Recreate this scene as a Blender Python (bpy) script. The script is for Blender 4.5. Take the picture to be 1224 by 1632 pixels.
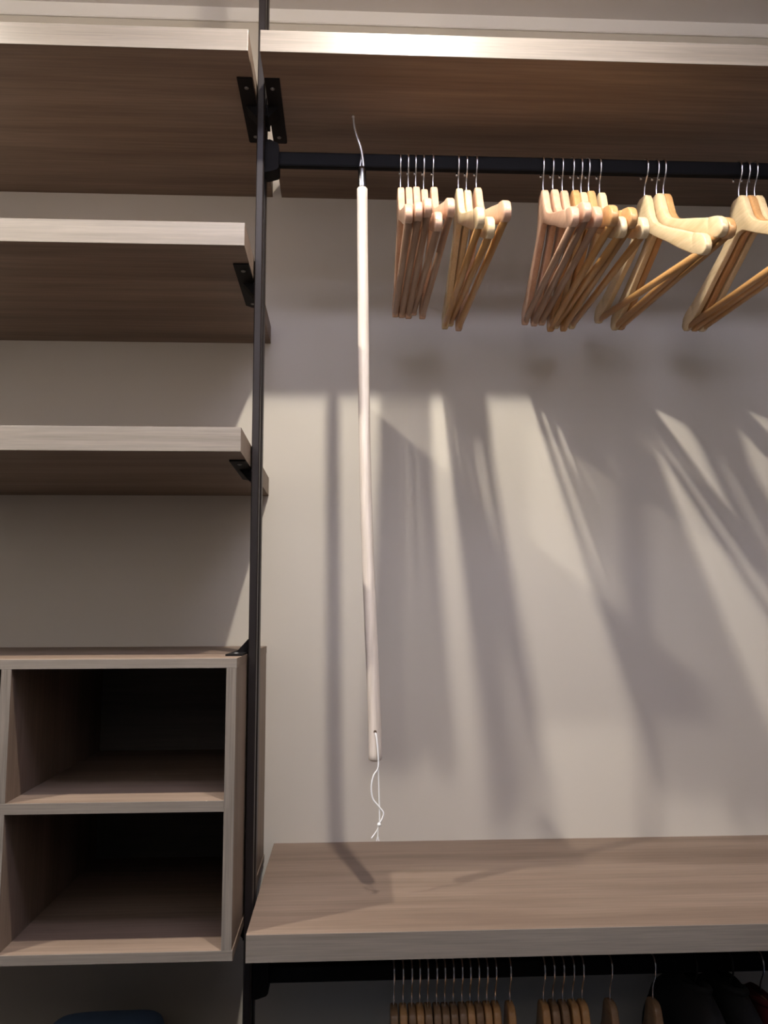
import bpy, bmesh, math, random
from mathutils import Vector, Matrix
random.seed(4)
SC = bpy.context.scene
for o in list(bpy.data.objects): bpy.data.objects.remove(o)
COL = SC.collection

# ------------------------------------------------------------------ camera
cd = bpy.data.cameras.new('camera'); cam = bpy.data.objects.new('camera', cd); COL.objects.link(cam)
cd.sensor_fit = 'VERTICAL'; cd.sensor_height = 24.0; cd.lens = 24.0 * 1319.5 / 1632.0
cd.clip_start = 0.02
r = Vector((0.9988296, -0.0482371, -0.0035447)); u = Vector((-0.0023842, -0.1223029, 0.9924900)); fw = Vector((0.0483084, 0.9913199, 0.1222748))
m = Matrix((r, u, -fw)).transposed().to_4x4(); m.translation = (0.172, -1.8305, 1.45)
cam.matrix_world = m
SC.camera = cam

# ------------------------------------------------------------------ world, lights, exposure
W = bpy.data.worlds.new('world'); SC.world = W; W.use_nodes = True
bg = W.node_tree.nodes['Background']; bg.inputs[0].default_value = (0.78, 0.77, 1.0, 1); bg.inputs[1].default_value = 3.6
SPOTS = [(0.31, -0.974, 2.862, 27.0), (-0.90, -0.974, 2.862, 42.0)]
for x, y, z, pw in SPOTS:
    ld = bpy.data.lights.new('downlight_lamp', 'SPOT'); ld.energy = pw; ld.color = (1.0, 0.965, 0.895)
    ld.spot_size = math.radians(142); ld.spot_blend = 0.60; ld.shadow_soft_size = 0.02
    lo = bpy.data.objects.new('downlight_lamp', ld); COL.objects.link(lo); lo.location = (x, y, z - 0.002)
SC.view_settings.view_transform = 'Standard'; SC.view_settings.look = 'None'
SC.view_settings.exposure = 1.76; SC.view_settings.gamma = 1.0; SC.view_settings.use_curve_mapping = False

# ------------------------------------------------------------------ materials
def newmat(name):
    m = bpy.data.materials.new(name); m.use_nodes = True
    return m, m.node_tree, m.node_tree.nodes['Principled BSDF']
def plain(name, col, rough=0.6, metal=0.0, spec=0.5, var=0.0, scale=20, bump=0.0):
    m, nt, b = newmat(name)
    b.inputs['Base Color'].default_value = (*col, 1); b.inputs['Roughness'].default_value = rough
    b.inputs['Metallic'].default_value = metal; b.inputs['Specular IOR Level'].default_value = spec
    if var or bump:
        tc = nt.nodes.new('ShaderNodeTexCoord'); n = nt.nodes.new('ShaderNodeTexNoise'); n.inputs['Scale'].default_value = scale; n.inputs['Detail'].default_value = 5
        nt.links.new(tc.outputs['Object'], n.inputs['Vector'])
        if var:
            mx = nt.nodes.new('ShaderNodeMix'); mx.data_type = 'RGBA'
            mx.inputs[6].default_value = (*[c * (1 - var) for c in col], 1); mx.inputs[7].default_value = (*[min(1, c * (1 + var)) for c in col], 1)
            nt.links.new(n.outputs['Fac'], mx.inputs[0]); nt.links.new(mx.outputs[2], b.inputs['Base Color'])
        if bump:
            bp = nt.nodes.new('ShaderNodeBump'); bp.inputs['Strength'].default_value = bump; bp.inputs['Distance'].default_value = 0.001
            nt.links.new(n.outputs['Fac'], bp.inputs['Height']); nt.links.new(bp.outputs[0], b.inputs['Normal'])
    return m
def wood(name, stops, axis='X', band=11.0, along=0.8, fine=170.0, rough=0.5, bump=0.15, spec=0.5, sharp=1.0):
    """Wood decor whose grain runs along the given local axis."""
    m, nt, b = newmat(name); N = nt.nodes; L = nt.links
    tc = N.new('ShaderNodeTexCoord'); oi = N.new('ShaderNodeObjectInfo')
    mul = N.new('ShaderNodeMath'); mul.operation = 'MULTIPLY'; mul.inputs[1].default_value = 7.0
    L.new(oi.outputs['Random'], mul.inputs[0])
    add = N.new('ShaderNodeVectorMath'); add.operation = 'ADD'
    cmb = N.new('ShaderNodeCombineXYZ')
    for i in range(3): L.new(mul.outputs[0], cmb.inputs[i])
    L.new(tc.outputs['Object'], add.inputs[0]); L.new(cmb.outputs[0], add.inputs[1])
    def mp(al, ac):
        k = N.new('ShaderNodeMapping'); s = [ac, ac, ac]; s['XYZ'.index(axis)] = al
        k.inputs['Scale'].default_value = s; L.new(add.outputs[0], k.inputs['Vector']); return k
    n1 = N.new('ShaderNodeTexNoise'); n1.inputs['Scale'].default_value = 1; n1.inputs['Detail'].default_value = 5; n1.inputs['Roughness'].default_value = 0.55; n1.inputs['Distortion'].default_value = 0.4
    L.new(mp(along, band).outputs[0], n1.inputs['Vector'])
    n2 = N.new('ShaderNodeTexNoise'); n2.inputs['Scale'].default_value = 1; n2.inputs['Detail'].default_value = 4; n2.inputs['Roughness'].default_value = 0.65
    L.new(mp(along * 6, fine).outputs[0], n2.inputs['Vector'])
    cr = N.new('ShaderNodeValToRGB'); e = cr.color_ramp.elements
    e[0].position = stops[0][0]; e[0].color = (*stops[0][1], 1); e[1].position = stops[-1][0]; e[1].color = (*stops[-1][1], 1)
    for p, c in stops[1:-1]:
        k = e.new(p); k.color = (*c, 1)
    L.new(n1.outputs['Fac'], cr.inputs['Fac'])
    mr = N.new('ShaderNodeMapRange'); mr.inputs[1].default_value = 0.35; mr.inputs[2].default_value = 0.65; mr.inputs[3].default_value = 1 - 0.16 * sharp; mr.inputs[4].default_value = 1 + 0.10 * sharp
    L.new(n2.outputs['Fac'], mr.inputs[0])
    vm = N.new('ShaderNodeVectorMath'); vm.operation = 'SCALE'; L.new(cr.outputs[0], vm.inputs[0]); L.new(mr.outputs[0], vm.inputs['Scale'])
    L.new(vm.outputs[0], b.inputs['Base Color'])
    b.inputs['Roughness'].default_value = rough; b.inputs['Specular IOR Level'].default_value = spec
    bp = N.new('ShaderNodeBump'); bp.inputs['Strength'].default_value = bump; bp.inputs['Distance'].default_value = 0.0006
    L.new(n2.outputs['Fac'], bp.inputs['Height']); L.new(bp.outputs[0], b.inputs['Normal'])
    return m
LAM = [(0.28, (0.140, 0.096, 0.069)), (0.43, (0.172, 0.121, 0.088)), (0.55, (0.209, 0.151, 0.112)), (0.72, (0.246, 0.181, 0.137))]
LAME = [(0.30, (0.189, 0.160, 0.130)), (0.5, (0.214, 0.183, 0.151)), (0.72, (0.239, 0.207, 0.172))]
M = {}
M['lam'] = wood('oak_laminate', LAM, 'X', spec=0.2)
M['lamz'] = wood('oak_laminate_upright', LAM, 'Z', spec=0.2)
M['edge'] = wood('oak_edge_band', LAME, 'X', band=40, along=1.5, fine=420, rough=0.34, sharp=0.9)
M['edgez'] = wood('oak_edge_band_upright', LAME, 'Z', band=60, along=1.5, fine=420, rough=0.36, sharp=1.6)
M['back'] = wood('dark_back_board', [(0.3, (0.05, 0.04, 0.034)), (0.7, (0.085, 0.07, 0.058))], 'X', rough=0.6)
M['wall'] = plain('greige_wall_paint', (0.56, 0.515, 0.44), 0.85, spec=0.25, var=0.02, scale=3, bump=0.04)
M['dwall'] = plain('dark_taupe_wall_paint', (0.07, 0.07, 0.075), 0.85)
M['ceil'] = plain('white_ceiling_paint', (0.80, 0.77, 0.74), 0.9, spec=0.2)
M['trim'] = plain('white_moulding_paint', (0.80, 0.77, 0.72), 0.7)
M['floor'] = wood('slate_blue_floor', [(0.3, (0.022, 0.036, 0.060)), (0.7, (0.035, 0.055, 0.090))], 'X', band=8)
M['bronze'] = plain('dark_bronze_metal', (0.017, 0.013, 0.0125), 0.42, metal=0.1, spec=0.28, var=0.05, scale=50)
M['black'] = plain('black_metal', (0.007, 0.006, 0.006), 0.65, spec=0.12)
M['groove'] = plain('groove_black', (0.003, 0.0025, 0.0025), 0.9, spec=0.0)
M['rail'] = plain('black_rail_metal', (0.005, 0.005, 0.0055), 0.6, spec=0.1)
M['screw'] = plain('zinc_screw', (0.16, 0.155, 0.15), 0.5, metal=0.5)
M['chrome'] = plain('chrome_wire', (0.86, 0.86, 0.88), 0.22, metal=1.0)
M['dwire'] = plain('dark_wire', (0.03, 0.03, 0.03), 0.5, metal=0.5)
M['steel'] = plain('polished_steel', (0.75, 0.75, 0.76), 0.28, metal=0.9)
M['ferrule'] = plain('brushed_ferrule_steel', (0.30, 0.30, 0.31), 0.22, metal=1.0)
M['rod'] = wood('whitened_rod_wood', [(0.3, (0.48, 0.41, 0.34)), (0.5, (0.62, 0.54, 0.47)), (0.7, (0.67, 0.60, 0.53))], 'Z', band=60, along=2.5, fine=300, rough=0.55, sharp=0.5)
M['hole'] = plain('hole_dark_wood', (0.10, 0.06, 0.035), 0.8)
M['string'] = plain('white_cotton_string', (0.85, 0.85, 0.84), 0.8, var=0.06, scale=900, bump=0.6)
def hm(nm, a, b, rough=0.27): return wood(nm, [(0.3, a), (0.7, b)], 'Y', band=45, along=5, fine=500, rough=rough, sharp=0.5, bump=0.05)
M['maple'] = hm('pale_maple', (0.66, 0.49, 0.27), (0.78, 0.61, 0.37))
M['beech'] = hm('pinkish_beech', (0.58, 0.34, 0.22), (0.72, 0.46, 0.31))
M['honey'] = hm('honey_wood', (0.50, 0.26, 0.10), (0.62, 0.35, 0.15))
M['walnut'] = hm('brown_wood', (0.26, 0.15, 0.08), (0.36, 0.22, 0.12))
M['bar'] = hm('amber_bar_wood', (0.48, 0.24, 0.075), (0.60, 0.33, 0.12), 0.3)
M['barb'] = hm('brown_bar_wood', (0.36, 0.22, 0.14), (0.46, 0.29, 0.19), 0.4)
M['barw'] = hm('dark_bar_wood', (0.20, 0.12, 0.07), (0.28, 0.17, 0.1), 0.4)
M['coat'] = plain('black_wool', (0.006, 0.006, 0.007), 0.95, var=0.2, scale=200, bump=0.5)
M['red'] = plain('dark_red_cotton', (0.10, 0.007, 0.009), 0.9, var=0.15, scale=120, bump=0.4)
M['blue'] = plain('blue_quilt_cotton', (0.14, 0.24, 0.42), 0.9, var=0.1, scale=40, bump=0.3)
mm, nt, b = newmat('lamp_lens'); b.inputs['Emission Color'].default_value = (1, 0.88, 0.72, 1); b.inputs['Emission Strength'].default_value = 500; M['lens'] = mm

# ------------------------------------------------------------------ helpers
def link(name, bm, mat, parent=None, loc=None, smooth=False, mats=None):
    """finish a bmesh (verts in world coordinates) as one object whose origin is loc"""
    loc = Vector(loc) if loc is not None else (parent_world(parent) if parent else Vector((0, 0, 0)))
    bmesh.ops.recalc_face_normals(bm, faces=bm.faces)
    bm.transform(Matrix.Translation(-loc))
    me = bpy.data.meshes.new(name); bm.to_mesh(me); bm.free()
    for k in ([mat] if mats is None else mats): me.materials.append(k)
    for p in me.polygons: p.use_smooth = smooth
    o = bpy.data.objects.new(name, me); COL.objects.link(o)
    if parent:
        o.parent = parent; o.location = loc - parent_world(parent)
    else: o.location = loc
    return o
def parent_world(p):
    v = Vector((0, 0, 0))
    while p: v = v + p.location; p = p.parent
    return v
def thing(name, label, cat, loc, group=None):
    o = bpy.data.objects.new(name, None); COL.objects.link(o); o.location = loc; o.empty_display_size = 0.05
    o['label'] = label; o['category'] = cat
    if group: o['group'] = group
    return o
def tag(o, label, cat, group=None):
    o['label'] = label; o['category'] = cat
    if group: o['group'] = group
    return o
def box(bm, x0, x1, y0, y1, z0, z1, bev=0.0, mi=0):
    g = bmesh.ops.create_cube(bm, size=1)['verts']
    for v in g: v.co = Vector((x0 + (v.co.x + .5) * (x1 - x0), y0 + (v.co.y + .5) * (y1 - y0), z0 + (v.co.z + .5) * (z1 - z0)))
    fs = {f for v in g for f in v.link_faces}
    for f in fs: f.material_index = mi
    if bev:
        es = list({e for v in g for e in v.link_edges})
        bmesh.ops.bevel(bm, geom=es, offset=bev, segments=2, profile=0.5, affect='EDGES')
    return bm
def B(x0, x1, y0, y1, z0, z1, bev=0.0):
    return box(bmesh.new(), x0, x1, y0, y1, z0, z1, bev)
def tube(bm, pts, rad, seg=8, cap=True):
    pts = [Vector(p) for p in pts]; n = len(pts); rads = rad if isinstance(rad, (list, tuple)) else [rad] * n
    t0 = (pts[1] - pts[0]).normalized(); ref = Vector((0, 0, 1)) if abs(t0.z) < .9 else Vector((1, 0, 0))
    a = t0.cross(ref).normalized(); rings = []
    for i, p in enumerate(pts):
        t = ((pts[min(i + 1, n - 1)] - pts[max(i - 1, 0)])).normalized()
        a = (a - t * a.dot(t)).normalized(); b = t.cross(a)
        rings.append([bm.verts.new(p + (a * math.cos(k * 2 * math.pi / seg) + b * math.sin(k * 2 * math.pi / seg)) * rads[i]) for k in range(seg)])
    for i in range(n - 1):
        for k in range(seg):
            bm.faces.new((rings[i][k], rings[i][(k + 1) % seg], rings[i + 1][(k + 1) % seg], rings[i + 1][k]))
    if cap: bm.faces.new(rings[0]); bm.faces.new(rings[-1])
    return bm
def spline(pts, sub=6):
    pts = [Vector(p) for p in pts]; out = []
    for i in range(len(pts) - 1):
        p0, p1, p2, p3 = pts[max(i - 1, 0)], pts[i], pts[i + 1], pts[min(i + 2, len(pts) - 1)]
        for k in range(sub):
            t = k / sub
            out.append(0.5 * ((2 * p1) + (p2 - p0) * t + (2 * p0 - 5 * p1 + 4 * p2 - p3) * t * t + (3 * p1 - p0 - 3 * p2 + p3) * t ** 3))
    out.append(pts[-1]); return out
def prism(bm, poly, axis, a0, a1):
    """extrude a polygon: axis 'Y' takes (x,z) points, 'X' takes (y,z), 'Z' takes (x,y)"""
    def P(p, a): return {'Y': (p[0], a, p[1]), 'X': (a, p[0], p[1]), 'Z': (p[0], p[1], a)}[axis]
    A = [bm.verts.new(P(p, a0)) for p in poly]; C = [bm.verts.new(P(p, a1)) for p in poly]
    n = len(poly); bm.faces.new(A); bm.faces.new(C)
    for i in range(n): bm.faces.new((A[i], A[(i + 1) % n], C[(i + 1) % n], C[i]))
    return bm
def cyl(bm, c, axis, rad, h, seg=16):
    d = {'X': Vector((1, 0, 0)), 'Y': Vector((0, 1, 0)), 'Z': Vector((0, 0, 1))}[axis]
    return tube(bm, [Vector(c) - d * h / 2, Vector(c) + d * h / 2], rad, seg)

# ------------------------------------------------------------------ the setting
XW0, XW1, YB, ZC = -1.55, 2.05, -1.97, 2.885
def struct(name, bm, mat, smooth=False):
    o = link(name, bm, mat, smooth=smooth); o['kind'] = 'structure'; return o
struct('wall_back', B(XW0, XW1, 0, 0.1, 0, ZC), M['wall'])
struct('wall_left', B(XW0 - 0.1, XW0, YB, 0.1, 0, ZC), M['dwall'])
struct('wall_right', B(XW1, XW1 + 0.1, YB, 0.1, 0, ZC), M['dwall'])
struct('wall_front', B(XW0, XW1, YB - 0.1, YB, 0, ZC), M['ceil'])
struct('added_dark_panel', B(XW0, XW1, YB, YB + 0.02, 0, 1.68), M['dwall'])      # unseen dark panel, added behind the camera to cut low bounce light
struct('floor', B(XW0 - .1, XW1 + .1, YB - .1, 0.1, -0.05, 0), M['floor'])
SX0, SX1, SY0, SY1 = -0.5, 1.1, -1.85, -1.35      # unseen ceiling opening, added so world light fills the shadows
bm = bmesh.new(); box(bm, XW0 - .1, SX0, YB - .1, 0.1, ZC, ZC + .05); box(bm, SX1, XW1 + .1, YB - .1, 0.1, ZC, ZC + .05); box(bm, SX0, SX1, YB - .1, SY0, ZC, ZC + .05); box(bm, SX0, SX1, SY1, 0.1, ZC, ZC + .05)
struct('ceiling', bm, M['ceil'])
bm = bmesh.new(); q = 0.03
box(bm, SX0, SX1, SY0, SY0 + q, ZC + .01, ZC + .05); box(bm, SX0, SX1, SY1 - q, SY1, ZC + .01, ZC + .05)
for xx in (SX0, (SX0 + SX1) / 2 - q / 2, SX1 - q): box(bm, xx, xx + q, SY0 + q, SY1 - q, ZC + .01, ZC + .05)
struct('added_rooflight_1', bm, M['trim'])  # frame of the rooflight added for fill light
bm = bmesh.new()
prism(bm, [(0, 2.851), (-0.004, 2.851), (-0.006, 2.854), (-0.006, 2.882), (-0.006, 2.885), (0, 2.885)], 'X', XW0, XW1)
struct('trim_1', bm, M['trim'])

D = 0.505; T = 0.04
XL, XR = 0.005, 0.0258
PX0, PX1, PYF, PYB = 0.0075, 0.0212, -0.372, -0.300     # the bronze pole in the gap between the two bays
BAYL, BAYR = -0.70, 1.62

# ------------------------------------------------------------------ brackets
def bracket(parent, xe, side, z, up=False, taper=False, y0=-0.434, y1=-0.228):
    """angle bracket screwed to the panel face at height z; xe = panel end, side -1 = panel lies left of the pole"""
    s = -1 if up is False else 1
    w = 0.028
    xa, xb = (xe - w, xe - 0.0008) if side < 0 else (xe + 0.0008, xe + w)
    t = 0.003
    bm = bmesh.new()
    z0, z1 = (z - t, z) if not up else (z, z + t)
    xo, xi = (xa, xb) if side < 0 else (xb, xa)
    c = 0.012 if taper else 0.003
    prism(bm, [(xi, y0), (xo, y0), (xo, y1 - c), (xo + (0.012 if side < 0 else -0.012) * (1 if taper else .2), y1), (xi, y1)], 'Z', z0, z1)
    # triangular gusset at the pole's depth
    g = 0.022
    zi = z - t if not up else z + t
    prism(bm, [(xi, zi), (xi + side * 0.020, zi), (xi, zi + s * g)], 'Y', -0.352, -0.322)
    # tab that reaches the pole side
    px = PX0 if side < 0 else PX1
    box(bm, min(xi, px), max(xi, px), -0.358, -0.306, min(zi, zi + s * g), max(zi, zi + s * g))
    br = link('mounting_bracket', bm, M['black'], parent)
    for y in (-0.407, -0.250):
        b2 = bmesh.new(); xs = (xa + xb) / 2 - 0.001 * side
        tube(b2, [(xs, y, zi), (xs, y, zi + s * 0.0012), (xs, y, zi + s * 0.0018)], [0.0042, 0.0038, 0.0022], 12)
        link('screw', b2, M['screw'], br)
    return br

def shelf(x0, x1, z, label, ends):
    th = thing('wall_shelf', label, 'shelf', (x0, 0, z))
    link('shelf_board', B(x0, x1, -D + 0.0012, 0, z, z + T), M['lam'], th)
    link('edge_band', B(x0, x1, -D, -D + 0.0012, z, z + T, 0.0004), M['edge'], th)
    return th
Z1, Z2, Z3, Z4, Z5, Z6 = 2.4124, 2.0609, 1.7114, 1.3819, 0.9699, 0.9336
s1 = shelf(BAYL, XL, Z1, 'highest thick oak shelf left of the dark pole, underside in deep shadow', 1); bracket(s1, XL, -1, Z1)
s2 = shelf(BAYL, XL, Z2, 'middle of the three thick oak shelves left of the dark pole', 1); bracket(s2, XL, -1, Z2, taper=True)
s3 = shelf(BAYL, XL, Z3, 'thick oak shelf left of the pole, directly above the open cabinet', 1); bracket(s3, XL, -1, Z3, taper=True)
s4 = shelf(XR, BAYR, Z1 - 0.0005, 'long top oak shelf above the rail of pale hangers', 1); bracket(s4, XR, 1, Z1 - 0.0005)
s5 = shelf(XR, BAYR, Z5 - T, 'long low oak shelf with hanger shadows falling across its top', 1); bracket(s5, XR, 1, Z5 - T)
s6 = shelf(BAYL, XL, 0.56, 'lowest oak shelf left of the pole, beneath the blue quilt', 1); bracket(s6, XL, -1, 0.56)

# ------------------------------------------------------------------ pole
pole = thing('support_pole', 'dark bronze floor to ceiling pole between the two shelf bays', 'pole', (0.015, -0.332, 0))
bm = bmesh.new()
x0, x1 = PX0, PX1; c = 0.0018
def cbox(x0, x1, y0, y1): prism(bm, [(x0 + c, y0), (x1 - c, y0), (x1, y0 + c), (x1, y1 - c), (x1 - c, y1), (x0 + c, y1), (x0, y1 - c), (x0, y0 + c)], 'Z', 0.012, ZC - 0.008)
cbox(x0, x1, PYF, PYF + 0.018)
link('front_profile', bm, M['bronze'], pole)
bm = bmesh.new(); box(bm, x0 + 0.0055, x1 - 0.0055, PYF + 0.018, PYB - 0.026, 0.012, ZC - 0.008)
link('slotted_web', bm, M['groove'], pole)
bm = bmesh.new(); cbox(x0, x1, PYB - 0.026, PYB)
link('rear_profile', bm, M['bronze'], pole)
link('foot_plate', B(x0 - 0.002, x1 + 0.002, PYF - 0.004, PYB + 0.004, 0, 0.012, 0.002), M['black'], pole)
link('ceiling_plate', B(x0 - 0.002, x1 + 0.002, PYF - 0.004, PYB + 0.004, ZC - 0.008, ZC, 0.002), M['black'], pole)

# ------------------------------------------------------------------ open cabinet
cab = thing('open_cabinet', 'open oak cabinet with four dark empty compartments left of the pole', 'cabinet', (BAYL, 0, Z6))
tp = 0.0149; E = 0.0012
def panel(name, x0, x1, y0, y1, z0, z1, up=False):
    o = link(name, B(x0, x1, y0 + E, y1, z0, z1), M['lamz' if up else 'lam'], cab)
    link('edge_band', B(x0, x1, y0, y0 + E, z0, z1, 0.0004), M['edgez' if up else 'edge'], o)
    return o
panel('top_panel', BAYL, XL, -D, 0, Z4 - tp, Z4)
panel('bottom_panel', BAYL, XL + 0.0012, -D, 0, Z6, Z6 + tp)
panel('side_panel', XL - 0.0160, XL - 0.0004, -D, -0.0, Z6 + tp, Z4 - tp, True)
panel('side_panel', BAYL + 0.0004, BAYL + 0.016, -D, -0.0, Z6 + tp, Z4 - tp, True)
panel('divider', -0.3560, -0.3405, -D, -0.012, 1.1665, Z4 - tp, True)
panel('divider', -0.3560, -0.3405, -D, -0.012, Z6 + tp, 1.1500, True)
panel('middle_shelf', BAYL + 0.016, XL - 0.016, -D, -0.012, 1.1500, 1.1665)
link('back_panel', B(BAYL + 0.016, XL - 0.016, -0.012, -0.004, Z6 + tp, Z4 - tp), M['back'], cab)
bracket(cab, XL, -1, Z4, up=True); bracket(cab, XL, -1, Z6)

# ------------------------------------------------------------------ clothes rails
def rail(x0, x1, zt, label):
    th = thing('clothes_rail', label, 'clothes rail', (x0, -0.33, zt - 0.03))
    bm = bmesh.new(); zb = zt - 0.030; y0, y1 = -0.3375, -0.3225; k = 0.004
    prism(bm, [(y0, zb + k), (y0 + k * .3, zb + k * .3), (y0 + k, zb), (y1 - k, zb), (y1 - k * .3, zb + k * .3), (y1, zb + k), (y1, zt - k), (y1 - k * .3, zt - k * .3), (y1 - k, zt), (y0 + k, zt), (y0 + k * .3, zt - k * .3), (y0, zt - k)], 'X', x0, x1)
    link('rail_tube', bm, M['rail'], th)
    bm = bmesh.new()
    poly = [(PX1, zt + 0.015), (0.030, zt + 0.016), (0.045, zt + 0.009), (0.047, zt + 0.004), (0.047, zt - 0.040), (0.044, zt - 0.044), (0.030, zt - 0.0485), (PX1, zt - 0.050)]
    prism(bm, poly, 'Y', -0.349, -0.311)
    link('rail_holder', bm, M['black'], th)
    return th
RT, RL = 2.329, 0.860
rail(0.040, BAYR, RT, 'black clothes rail under the long top shelf')
rail(0.040, BAYR, RL, 'black clothes rail under the long low shelf')

# ------------------------------------------------------------------ hangers
TOP = [(0, 0), (.010, 0), (.016, -.003), (.021, -.010), (.026, -.026), (.033, -.046), (.043, -.060), (.060, -.072), (.090, -.088), (.130, -.107), (.160, -.1220), (.1715, -.1275), (.1745, -.1330), (.1775, -.1297), (.190, -.1345), (.200, -.1390), (.208, -.1455), (.2125, -.153), (.214, -.158)]
BOT = [(0, -.064), (.012, -.066), (.028, -.076), (.050, -.090), (.090, -.113), (.130, -.138), (.165, -.158), (.188, -.169), (.200, -.1730), (.208, -.1720), (.2125, -.168), (.214, -.163)]
def interp(tab, a):
    for (a0, z0), (a1, z1) in zip(tab, tab[1:]):
        if a <= a1: return z0 + (z1 - z0) * (a - a0) / (a1 - a0)
    return tab[-1][1]
def hanger_meshes():
    st = sorted({a for a, _ in TOP} | {.004, .028, .05, .075, .11, .145})
    st = [-a for a in reversed(st) if a > 0] + st
    bm = bmesh.new(); rings = []
    for a in st:
        b = abs(a); zt = interp(TOP, b); zb = interp(BOT, b); h = 0.0061 + 0.0006 * max(0, (b - .16) / .054)
        k = min(0.0022, (zt - zb) * .3); hx = h
        if b > .212: hx = h * .86
        prof = [(-hx, zb + k), (-hx * .86, zb + k * .28), (-hx * .62, zb), (hx * .62, zb), (hx * .86, zb + k * .28), (hx, zb + k), (hx, zt - k), (hx * .86, zt - k * .28), (hx * .62, zt), (-hx * .62, zt), (-hx * .86, zt - k * .28), (-hx, zt - k)]
        rings.append([bm.verts.new((x, -a, z)) for x, z in prof])
    for A, C in zip(rings, rings[1:]):
        for i in range(12): bm.faces.new((A[i], A[(i + 1) % 12], C[(i + 1) % 12], C[i]))
    bm.faces.new(rings[0]); bm.faces.new(rings[-1])
    body = bm
    bar = cyl(bmesh.new(), (0, 0, -.1655), 'Y', 0.0064, 0.398, 12)
    hk = bmesh.new(); R = 0.017; zc = 0.0577
    pts = [(0, 0, -.012), (0, 0, .014), (0, -.004, .026), (0, -.013, .040), (0, -.0168, .050)]
    pts = spline(pts, 4)[:-1] + [Vector((0, -R * math.cos(t), zc + R * math.sin(t))) for t in [math.pi * i / 12 for i in range(13)]]
    pts += [Vector((0, R * .98, zc - .008)), Vector((0, R * .9, zc - .016))]
    tube(hk, pts, [0.0016] * (len(pts) - 1) + [0.0022], 8)
    return body, bar, hk
def to_mesh(bm, mat, name, smooth=True):
    bmesh.ops.recalc_face_normals(bm, faces=bm.faces)
    me = bpy.data.meshes.new(name); bm.to_mesh(me); bm.free(); me.materials.append(mat)
    for p in me.polygons: p.use_smooth = smooth
    return me
_b, _r, _h = hanger_meshes()
BASE = {'hook': to_mesh(_h, M['chrome'], 'hook')}
BODY0 = to_mesh(_b, M['maple'], 'hanger_body'); BAR0 = to_mesh(_r, M['bar'], 'trouser_bar')
VAR = {}
def variant(kind, barkind, S, hook='chrome'):
    key = (kind, barkind, S, hook)
    if key not in VAR:
        bo = BODY0.copy(); ba = BAR0.copy(); ho = BASE['hook'].copy()
        bo.materials[0] = M[kind]; ba.materials[0] = M[barkind]; ho.materials[0] = M[hook]
        for me in (bo, ba):
            for v in me.vertices: v.co.y *= S; v.co.z *= S
        VAR[key] = (bo, ba, ho)
    return VAR[key]
def hanger(X0, yaw, pit, S, kind, barkind, label, group, rt=RT, hook='chrome'):
    """pivot at the rail top; the hook bears on the rail"""
    bo, ba, ho = variant(kind, barkind, S, hook)
    t = thing('coat_hanger', label, 'hanger', (X0, -0.33, rt + 0.0004 + 0.00018 * abs(pit)), group)
    t.rotation_euler = (-math.radians(pit), 0, math.radians(yaw)); t.rotation_mode = 'XYZ'
    for nm, me in (('hanger_body', bo), ('trouser_bar', ba), ('hook', ho)):
        o = bpy.data.objects.new(nm, me); COL.objects.link(o); o.parent = t; o.location = (0, 0, -0.073)
        if nm == 'hook': pass
    return t
G1 = 'pinkish hangers in the leftmost cluster on the upper rail'
w5 = ['leftmost', 'second from left', 'middle', 'fourth from left', 'rightmost']
d1 = [(.2789, -.5, 1.7, 'beech', 'barb'), (.2938, -.2, 2.5, 'beech', 'barb'), (.3080, .1, 3.6, 'beech', 'barb'), (.3236, 1.0, -.6, 'beech', 'barb'), (.3412, 1.2, 3.8, 'beech', 'barb')]
for i, (x, yw, pt, k, b) in enumerate(d1):
    hanger(x, yw, pt, 1.0, k, b, 'pinkish hanger, %s of the five nearest the white pole, upper rail' % w5[i], G1)
G2 = 'three hangers of the second cluster on the upper rail'
l2 = ['pale maple hanger at the left of the three-hanger cluster right of the white pole', 'pale maple hanger in the middle of the cluster of three beside the pinkish five', 'pinkish hanger with tip swung farthest right in the cluster beside the pinkish five']
d2 = [(.3906, .4, 1.7, 'maple', 'bar'), (.4066, 1.1, -1.1, 'maple', 'bar'), (.4250, 2.1, 3.7, 'beech', 'bar')]
for i, (x, yw, pt, k, b) in enumerate(d2): hanger(x, yw, pt, 1.1, k, b, l2[i], G2)
G3 = 'seven hangers of the crowded middle cluster on the upper rail'
w7 = ['leftmost', 'second', 'third', 'fourth', 'fifth', 'sixth', 'rightmost']
d3 = [(.5557, -1.5, 2.2, 1.05, 'beech', 'barb'), (.5744, -1.4, 3.7, 1.05, 'beech', 'barb'), (.5931, -1.2, 2.3, 1.05, 'beech', 'barb'), (.6143, -1.0, 3.0, 1.1, 'honey', 'bar'),
      (.6308, -.6, -.2, 1.1, 'maple', 'bar'), (.6449, -.6, 2.5, 1.1, 'honey', 'bar'), (.6673, -.4, -.3, 1.1, 'maple', 'bar')]
nm3 = {'beech': 'pinkish', 'honey': 'honey brown', 'maple': 'pale'}
for i, (x, yw, pt, S, k, b) in enumerate(d3):
    hanger(x, yw, pt, S, k, b, '%s wooden hanger, %s from the left in the crowded cluster of seven' % (nm3[k], w7[i]), G3)
G4 = 'three hangers whose broad sides show right of the crowded seven'
d4 = [(.7588, 5.6, -5.0, 'maple', 'bar', 'pale maple hanger drooping lowest, its near arm below its neighbours right of the seven'),
      (.7795, 4.2, .6, 'maple', 'bar', 'pale maple hanger with raised arm, middle of the three right of the seven'),
      (.7935, 4.2, .2, 'honey', 'bar', 'honey brown hanger behind two pale ones right of the crowded seven')]
for x, yw, pt, k, b, lb in d4: hanger(x, yw, pt, 1.1, k, b, lb, G4)
G5 = 'three hangers at the right edge on the upper rail'
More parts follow.
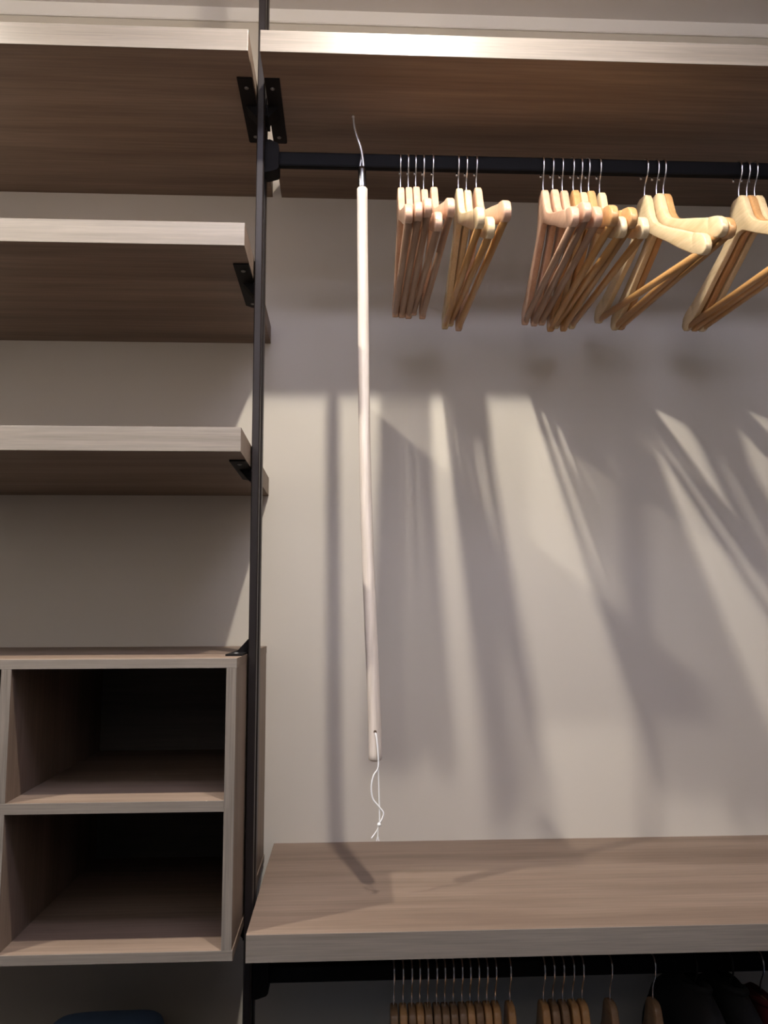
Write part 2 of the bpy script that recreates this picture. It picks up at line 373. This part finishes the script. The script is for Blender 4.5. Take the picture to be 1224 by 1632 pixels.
d5 = [(.9440, 5.0, .3, 'maple', 'bar', 'pale maple hanger, first of the three cut by the right edge'),
      (.9600, 4.6, .6, 'honey', 'bar', 'honey brown hanger between two pale ones at the right edge'),
      (.9755, 4.6, .8, 'maple', 'bar', 'pale hanger farthest right on the upper rail, cut by the frame')]
for x, yw, pt, k, b, lb in d5: hanger(x, yw, pt, 1.1, k, b, lb, G5)
# lower rail
nth = ['first', 'second', 'third', 'fourth', 'fifth', 'sixth', 'seventh', 'eighth', 'ninth', 'tenth', 'eleventh', 'twelfth', 'thirteenth']
lx = [.259, .2745, .2895, .303, .317, .332, .346, .3605, .3755, .3895, .404, .4185, .4335]
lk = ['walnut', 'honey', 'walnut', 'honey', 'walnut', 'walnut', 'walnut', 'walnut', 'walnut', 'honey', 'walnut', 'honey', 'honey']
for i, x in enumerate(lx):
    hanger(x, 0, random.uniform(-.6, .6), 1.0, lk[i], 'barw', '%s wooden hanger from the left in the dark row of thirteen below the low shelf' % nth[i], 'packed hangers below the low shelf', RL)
hanger(.4585, 0, 0, 1.0, 'honey', 'barw', 'single wooden hanger just right of the packed thirteen below the low shelf', 'packed hangers below the low shelf', RL)
for i, x in enumerate([.517, .5335, .550, .5675, .584]):
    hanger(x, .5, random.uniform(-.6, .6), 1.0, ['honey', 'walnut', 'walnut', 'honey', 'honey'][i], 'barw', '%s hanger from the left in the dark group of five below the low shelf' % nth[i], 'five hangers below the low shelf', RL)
hanger(.633, 2, 0, 1.0, 'walnut', 'barw', 'brown hanger alone below the low shelf, left of the last bare one', None, RL)
hanger(.7085, 2, 0, 1.0, 'walnut', 'barw', 'brown hanger alone below the low shelf, beside the black coats', None, RL)
hanger(.782, 0, 0, 1.0, 'walnut', 'barw', 'dark hanger inside the left black coat below the low shelf', None, RL, 'dwire')
hanger(.845, 0, 0, 1.0, 'walnut', 'barw', 'dark hanger inside the black coat beside the red shirt', None, RL, 'dwire')
hanger(.899, 0, 0, 1.0, 'walnut', 'barw', 'hanger with bright hook inside the red shirt in the lower right corner', None, RL)

# ------------------------------------------------------------------ garments on the lower rail
def garment(name, X, mat, zs, label, cat, wx=1.0):
    """a garment hanging from a hanger in the depth direction; zs lifts or lowers the collar"""
    t = thing(name, label, cat, (X, -0.33, 0.12))
    rings = [(.818, .022, .040), (.806, .030, .060), (.790, .036, .095), (.770, .040, .135), (.748, .042, .170), (.726, .043, .200), (.700, .044, .220), (.66, .044, .230), (.50, .045, .225), (.32, .047, .232), (.16, .049, .24), (.155, .045, .236)]
    bm = bmesh.new(); R = []; n = 40
    for z, ax, ay in rings:
        z += zs; rg = []
        for k in range(n):
            a = 2 * math.pi * k / n; rp = 1 + .06 * math.sin(a * 7 + z * 9) * (1 if z < .7 else .3)
            rg.append(bm.verts.new((X + wx * ax * math.cos(a) * rp, -0.33 + ay * math.sin(a) * (1 + .01 * math.sin(a * 5)), z)))
        R.append(rg)
    for A, C in zip(R, R[1:]):
        for k in range(n): bm.faces.new((A[k], A[(k + 1) % n], C[(k + 1) % n], C[k]))
    bm.faces.new(R[-1])
    link('garment_body', bm, mat, t, smooth=True)
    bm = bmesh.new(); pts = []
    for k in range(25):
        a = 2 * math.pi * k / 24
        pts.append((X + .024 * wx * math.cos(a), -0.33 + .052 * math.sin(a), .806 + zs - .010 * math.sin(a)))
    tube(bm, pts, 0.0060, 8); link('collar', bm, mat, t, smooth=True)
    for s in (-1, 1):
        bm = bmesh.new()
        tube(bm, spline([(X, -0.33 + s * .18, .700 + zs), (X, -0.33 + s * .215, .64 + zs), (X + .006, -0.33 + s * .232, .50 + zs), (X, -0.33 + s * .238, .33 + zs), (X, -0.33 + s * .236, .22 + zs)], 5), 0.036 * wx, 12)
        link('sleeve', bm, mat, t, smooth=True)
    return t
garment('black_coat', .782, M['coat'], .004, 'black coat nearest the bare hangers below the low shelf', 'coat', .58)
garment('black_coat', .845, M['coat'], .000, 'black coat next to the red shirt below the low shelf', 'coat', .58)
garment('red_shirt', .900, M['red'], -.024, 'dark red shirt in the lower right corner beside two black coats', 'shirt', .42)

# ------------------------------------------------------------------ blue quilt under the cabinet
t = thing('folded_quilt', 'blue folded quilt below the open cabinet, mostly out of frame', 'quilt', (-.27, -.22, .60))
def pillow(cx, cy, cz, ax, ay, az, n=2.6, seed=0):
    bm = bmesh.new(); U, V = 40, 16; R = []
    def sg(v, e): return math.copysign(abs(v) ** e, v)
    for j in range(1, V):
        ph = -math.pi / 2 + math.pi * j / V; rg = []
        for i in range(U):
            th = 2 * math.pi * i / U
            x = sg(math.cos(ph), 2 / n) * sg(math.cos(th), 2 / 4.5); y = sg(math.cos(ph), 2 / n) * sg(math.sin(th), 2 / 4.5); z = sg(math.sin(ph), 2 / 2.4)
            w = 1 + .015 * math.sin(5 * th + seed) * math.cos(ph)
            rg.append(bm.verts.new((cx + ax * x * w, cy + ay * y * w, cz + az * z)))
        R.append(rg)
    for A, C in zip(R, R[1:]):
        for i in range(U): bm.faces.new((A[i], A[(i + 1) % U], C[(i + 1) % U], C[i]))
    bm.faces.new(R[0]); bm.faces.new(R[-1]); return bm
link('quilt_fold', pillow(-.280, -.215, .6255, .120, .165, .0255, 5), M['blue'], t, smooth=True)
link('quilt_fold', pillow(-.275, -.225, .6700, .112, .160, .0190, 4, 2), M['blue'], t, smooth=True)

# ------------------------------------------------------------------ reaching pole hanging on the upper rail
st = thing('reaching_pole', 'long whitish wooden reaching pole with steel hook, hanging from the upper rail', 'pole', (.205, -.35, 1.2))
RY = -.350
rp = [(.2273, 1.200), (.2269, 1.2473), (.2243, 1.3173), (.2200, 1.4264), (.2155, 1.5376), (.2118, 1.6508), (.2092, 1.7661), (.2078, 1.8836), (.2068, 2.0276), (.2058, 2.1255), (.2050, 2.248)]
pts = spline([(x, RY, z) for x, z in rp], 4)
n = len(pts); rad = [0.0116 - 0.0016 * i / (n - 1) for i in range(n)]
pts = [pts[0] + Vector((0, 0, -.0035))] + [pts[0] + Vector((0, 0, -.0022))] + pts + [pts[-1] + Vector((0, 0, .0022))]
rad = [0.0070, 0.0098] + rad + [0.0080]
stick = link('wooden_rod', tube(bmesh.new(), pts, rad, 20), M['rod'], st, smooth=True)
bm = bmesh.new(); tube(bm, [(.2268, RY - .0105, 1.2475), (.2268, RY - .0119, 1.2475)], 0.0028, 12); link('drilled_hole', bm, M['hole'], stick)
bm = bmesh.new(); tube(bm, [(.2050, RY, 2.249), (.2050, RY, 2.252), (.2048, RY, 2.286), (.2047, RY, 2.2915), (.2047, RY, 2.293)], [.0080, .0082, .0074, .0066, .0035], 20)
link('steel_ferrule', bm, M['ferrule'], st, smooth=True)
bm = bmesh.new()
tube(bm, spline([(.2070, RY, 2.288), (.2072, RY - .001, 2.298), (.2055, RY - .003, 2.312), (.2030, RY - .006, 2.3245), (.1985, RY - .008, 2.338), (.1940, RY - .008, 2.352), (.1905, RY - .008, 2.366), (.1890, RY - .008, 2.376), (.1880, RY - .008, 2.388)], 5), 0.0024, 8)
bmesh.ops.create_uvsphere(bm, u_segments=12, v_segments=8, radius=0.0032, matrix=Matrix.Translation((.1880, RY - .008, 2.389)))
link('push_prong', bm, M['steel'], st, smooth=True)
bm = bmesh.new()
tube(bm, spline([(.2018, RY, 2.288), (.2012, RY, 2.297), (.2035, RY + .001, 2.309), (.2048, RY + .004, 2.322), (.2045, RY + .011, 2.3312), (.2040, RY + .020, 2.3316), (.2035, RY + .030, 2.3300), (.2030, RY + .0325, 2.318), (.2030, RY + .0330, 2.306)], 5), 0.0019, 8)
link('rail_hook', bm, M['steel'], st, smooth=True)
SY = -.3635
def s3(l, y=SY): return [(x, y, z) for x, z in l]
bm = bmesh.new()
tube(bm, spline([(.2262, RY - .010, 1.2475)] + s3([(.2285, 1.2400), (.2318, 1.2183), (.2321, 1.1867), (.2331, 1.148), (.2341, 1.1126), (.2340, 1.0961)]), 5), 0.00115, 8)
tube(bm, spline([(.2280, RY - .010, 1.2465), (.2300, SY - .0016, 1.2300), (.2322, SY - .0016, 1.1900)] + s3([(.2244, 1.1758), (.2200, 1.1565), (.2224, 1.1367), (.2321, 1.1241), (.2402, 1.1136), (.2395, 1.1053), (.2352, 1.0971)], SY - .0016), 5), 0.00135, 8)
tube(bm, spline(s3([(.2330, 1.0930), (.2309, 1.0858), (.2255, 1.0777), (.2201, 1.0708)]), 4), 0.0011, 8)
tube(bm, spline(s3([(.2330, 1.0930), (.2314, 1.0858), (.2309, 1.0755), (.2287, 1.0663)]), 4), 0.0010, 8)
tube(bm, spline(s3([(.2309, 1.0755), (.2318, 1.0710), (.2330, 1.0662)]), 4), 0.0009, 8)
bmesh.ops.create_uvsphere(bm, u_segments=14, v_segments=10, radius=0.0036, matrix=Matrix.Translation((.2337, SY, 1.0932)))
link('hanging_string', bm, M['string'], st, smooth=True)

# ------------------------------------------------------------------ ceiling downlights (they light the scene, just above the picture)
for i, (x, y, z, pw) in enumerate(SPOTS):
    t = thing('ceiling_downlight', ['round ceiling downlight in front of the long top shelf', 'round ceiling downlight left of the cabinet bay'][i], 'downlight', (x, y, ZC))
    bm = bmesh.new(); n = 32
    prof = [(.0225, ZC), (.0225, z + .010), (.030, z + .010), (.045, z + .014), (.047, ZC)]
    R = [[bm.verts.new((x + q * math.cos(2 * math.pi * k / n), y + q * math.sin(2 * math.pi * k / n), zz)) for k in range(n)] for q, zz in prof]
    for A, C in zip(R, R[1:]):
        for k in range(n): bm.faces.new((A[k], A[(k + 1) % n], C[(k + 1) % n], C[k]))
    link('downlight_ring', bm, M['trim'], t, smooth=True)
    bm = bmesh.new(); prof = [(.0222, z + .009), (.0215, z + .0045), (.018, z + .0015), (.011, z + .0002)]
    R = [[bm.verts.new((x + q * math.cos(2 * math.pi * k / n), y + q * math.sin(2 * math.pi * k / n), zz)) for k in range(n)] for q, zz in prof]
    for A, C in zip(R, R[1:]):
        for k in range(n): bm.faces.new((A[k], A[(k + 1) % n], C[(k + 1) % n], C[k]))
    bm.faces.new(R[-1])
    link('lamp_lens', bm, M['lens'], t, smooth=True)
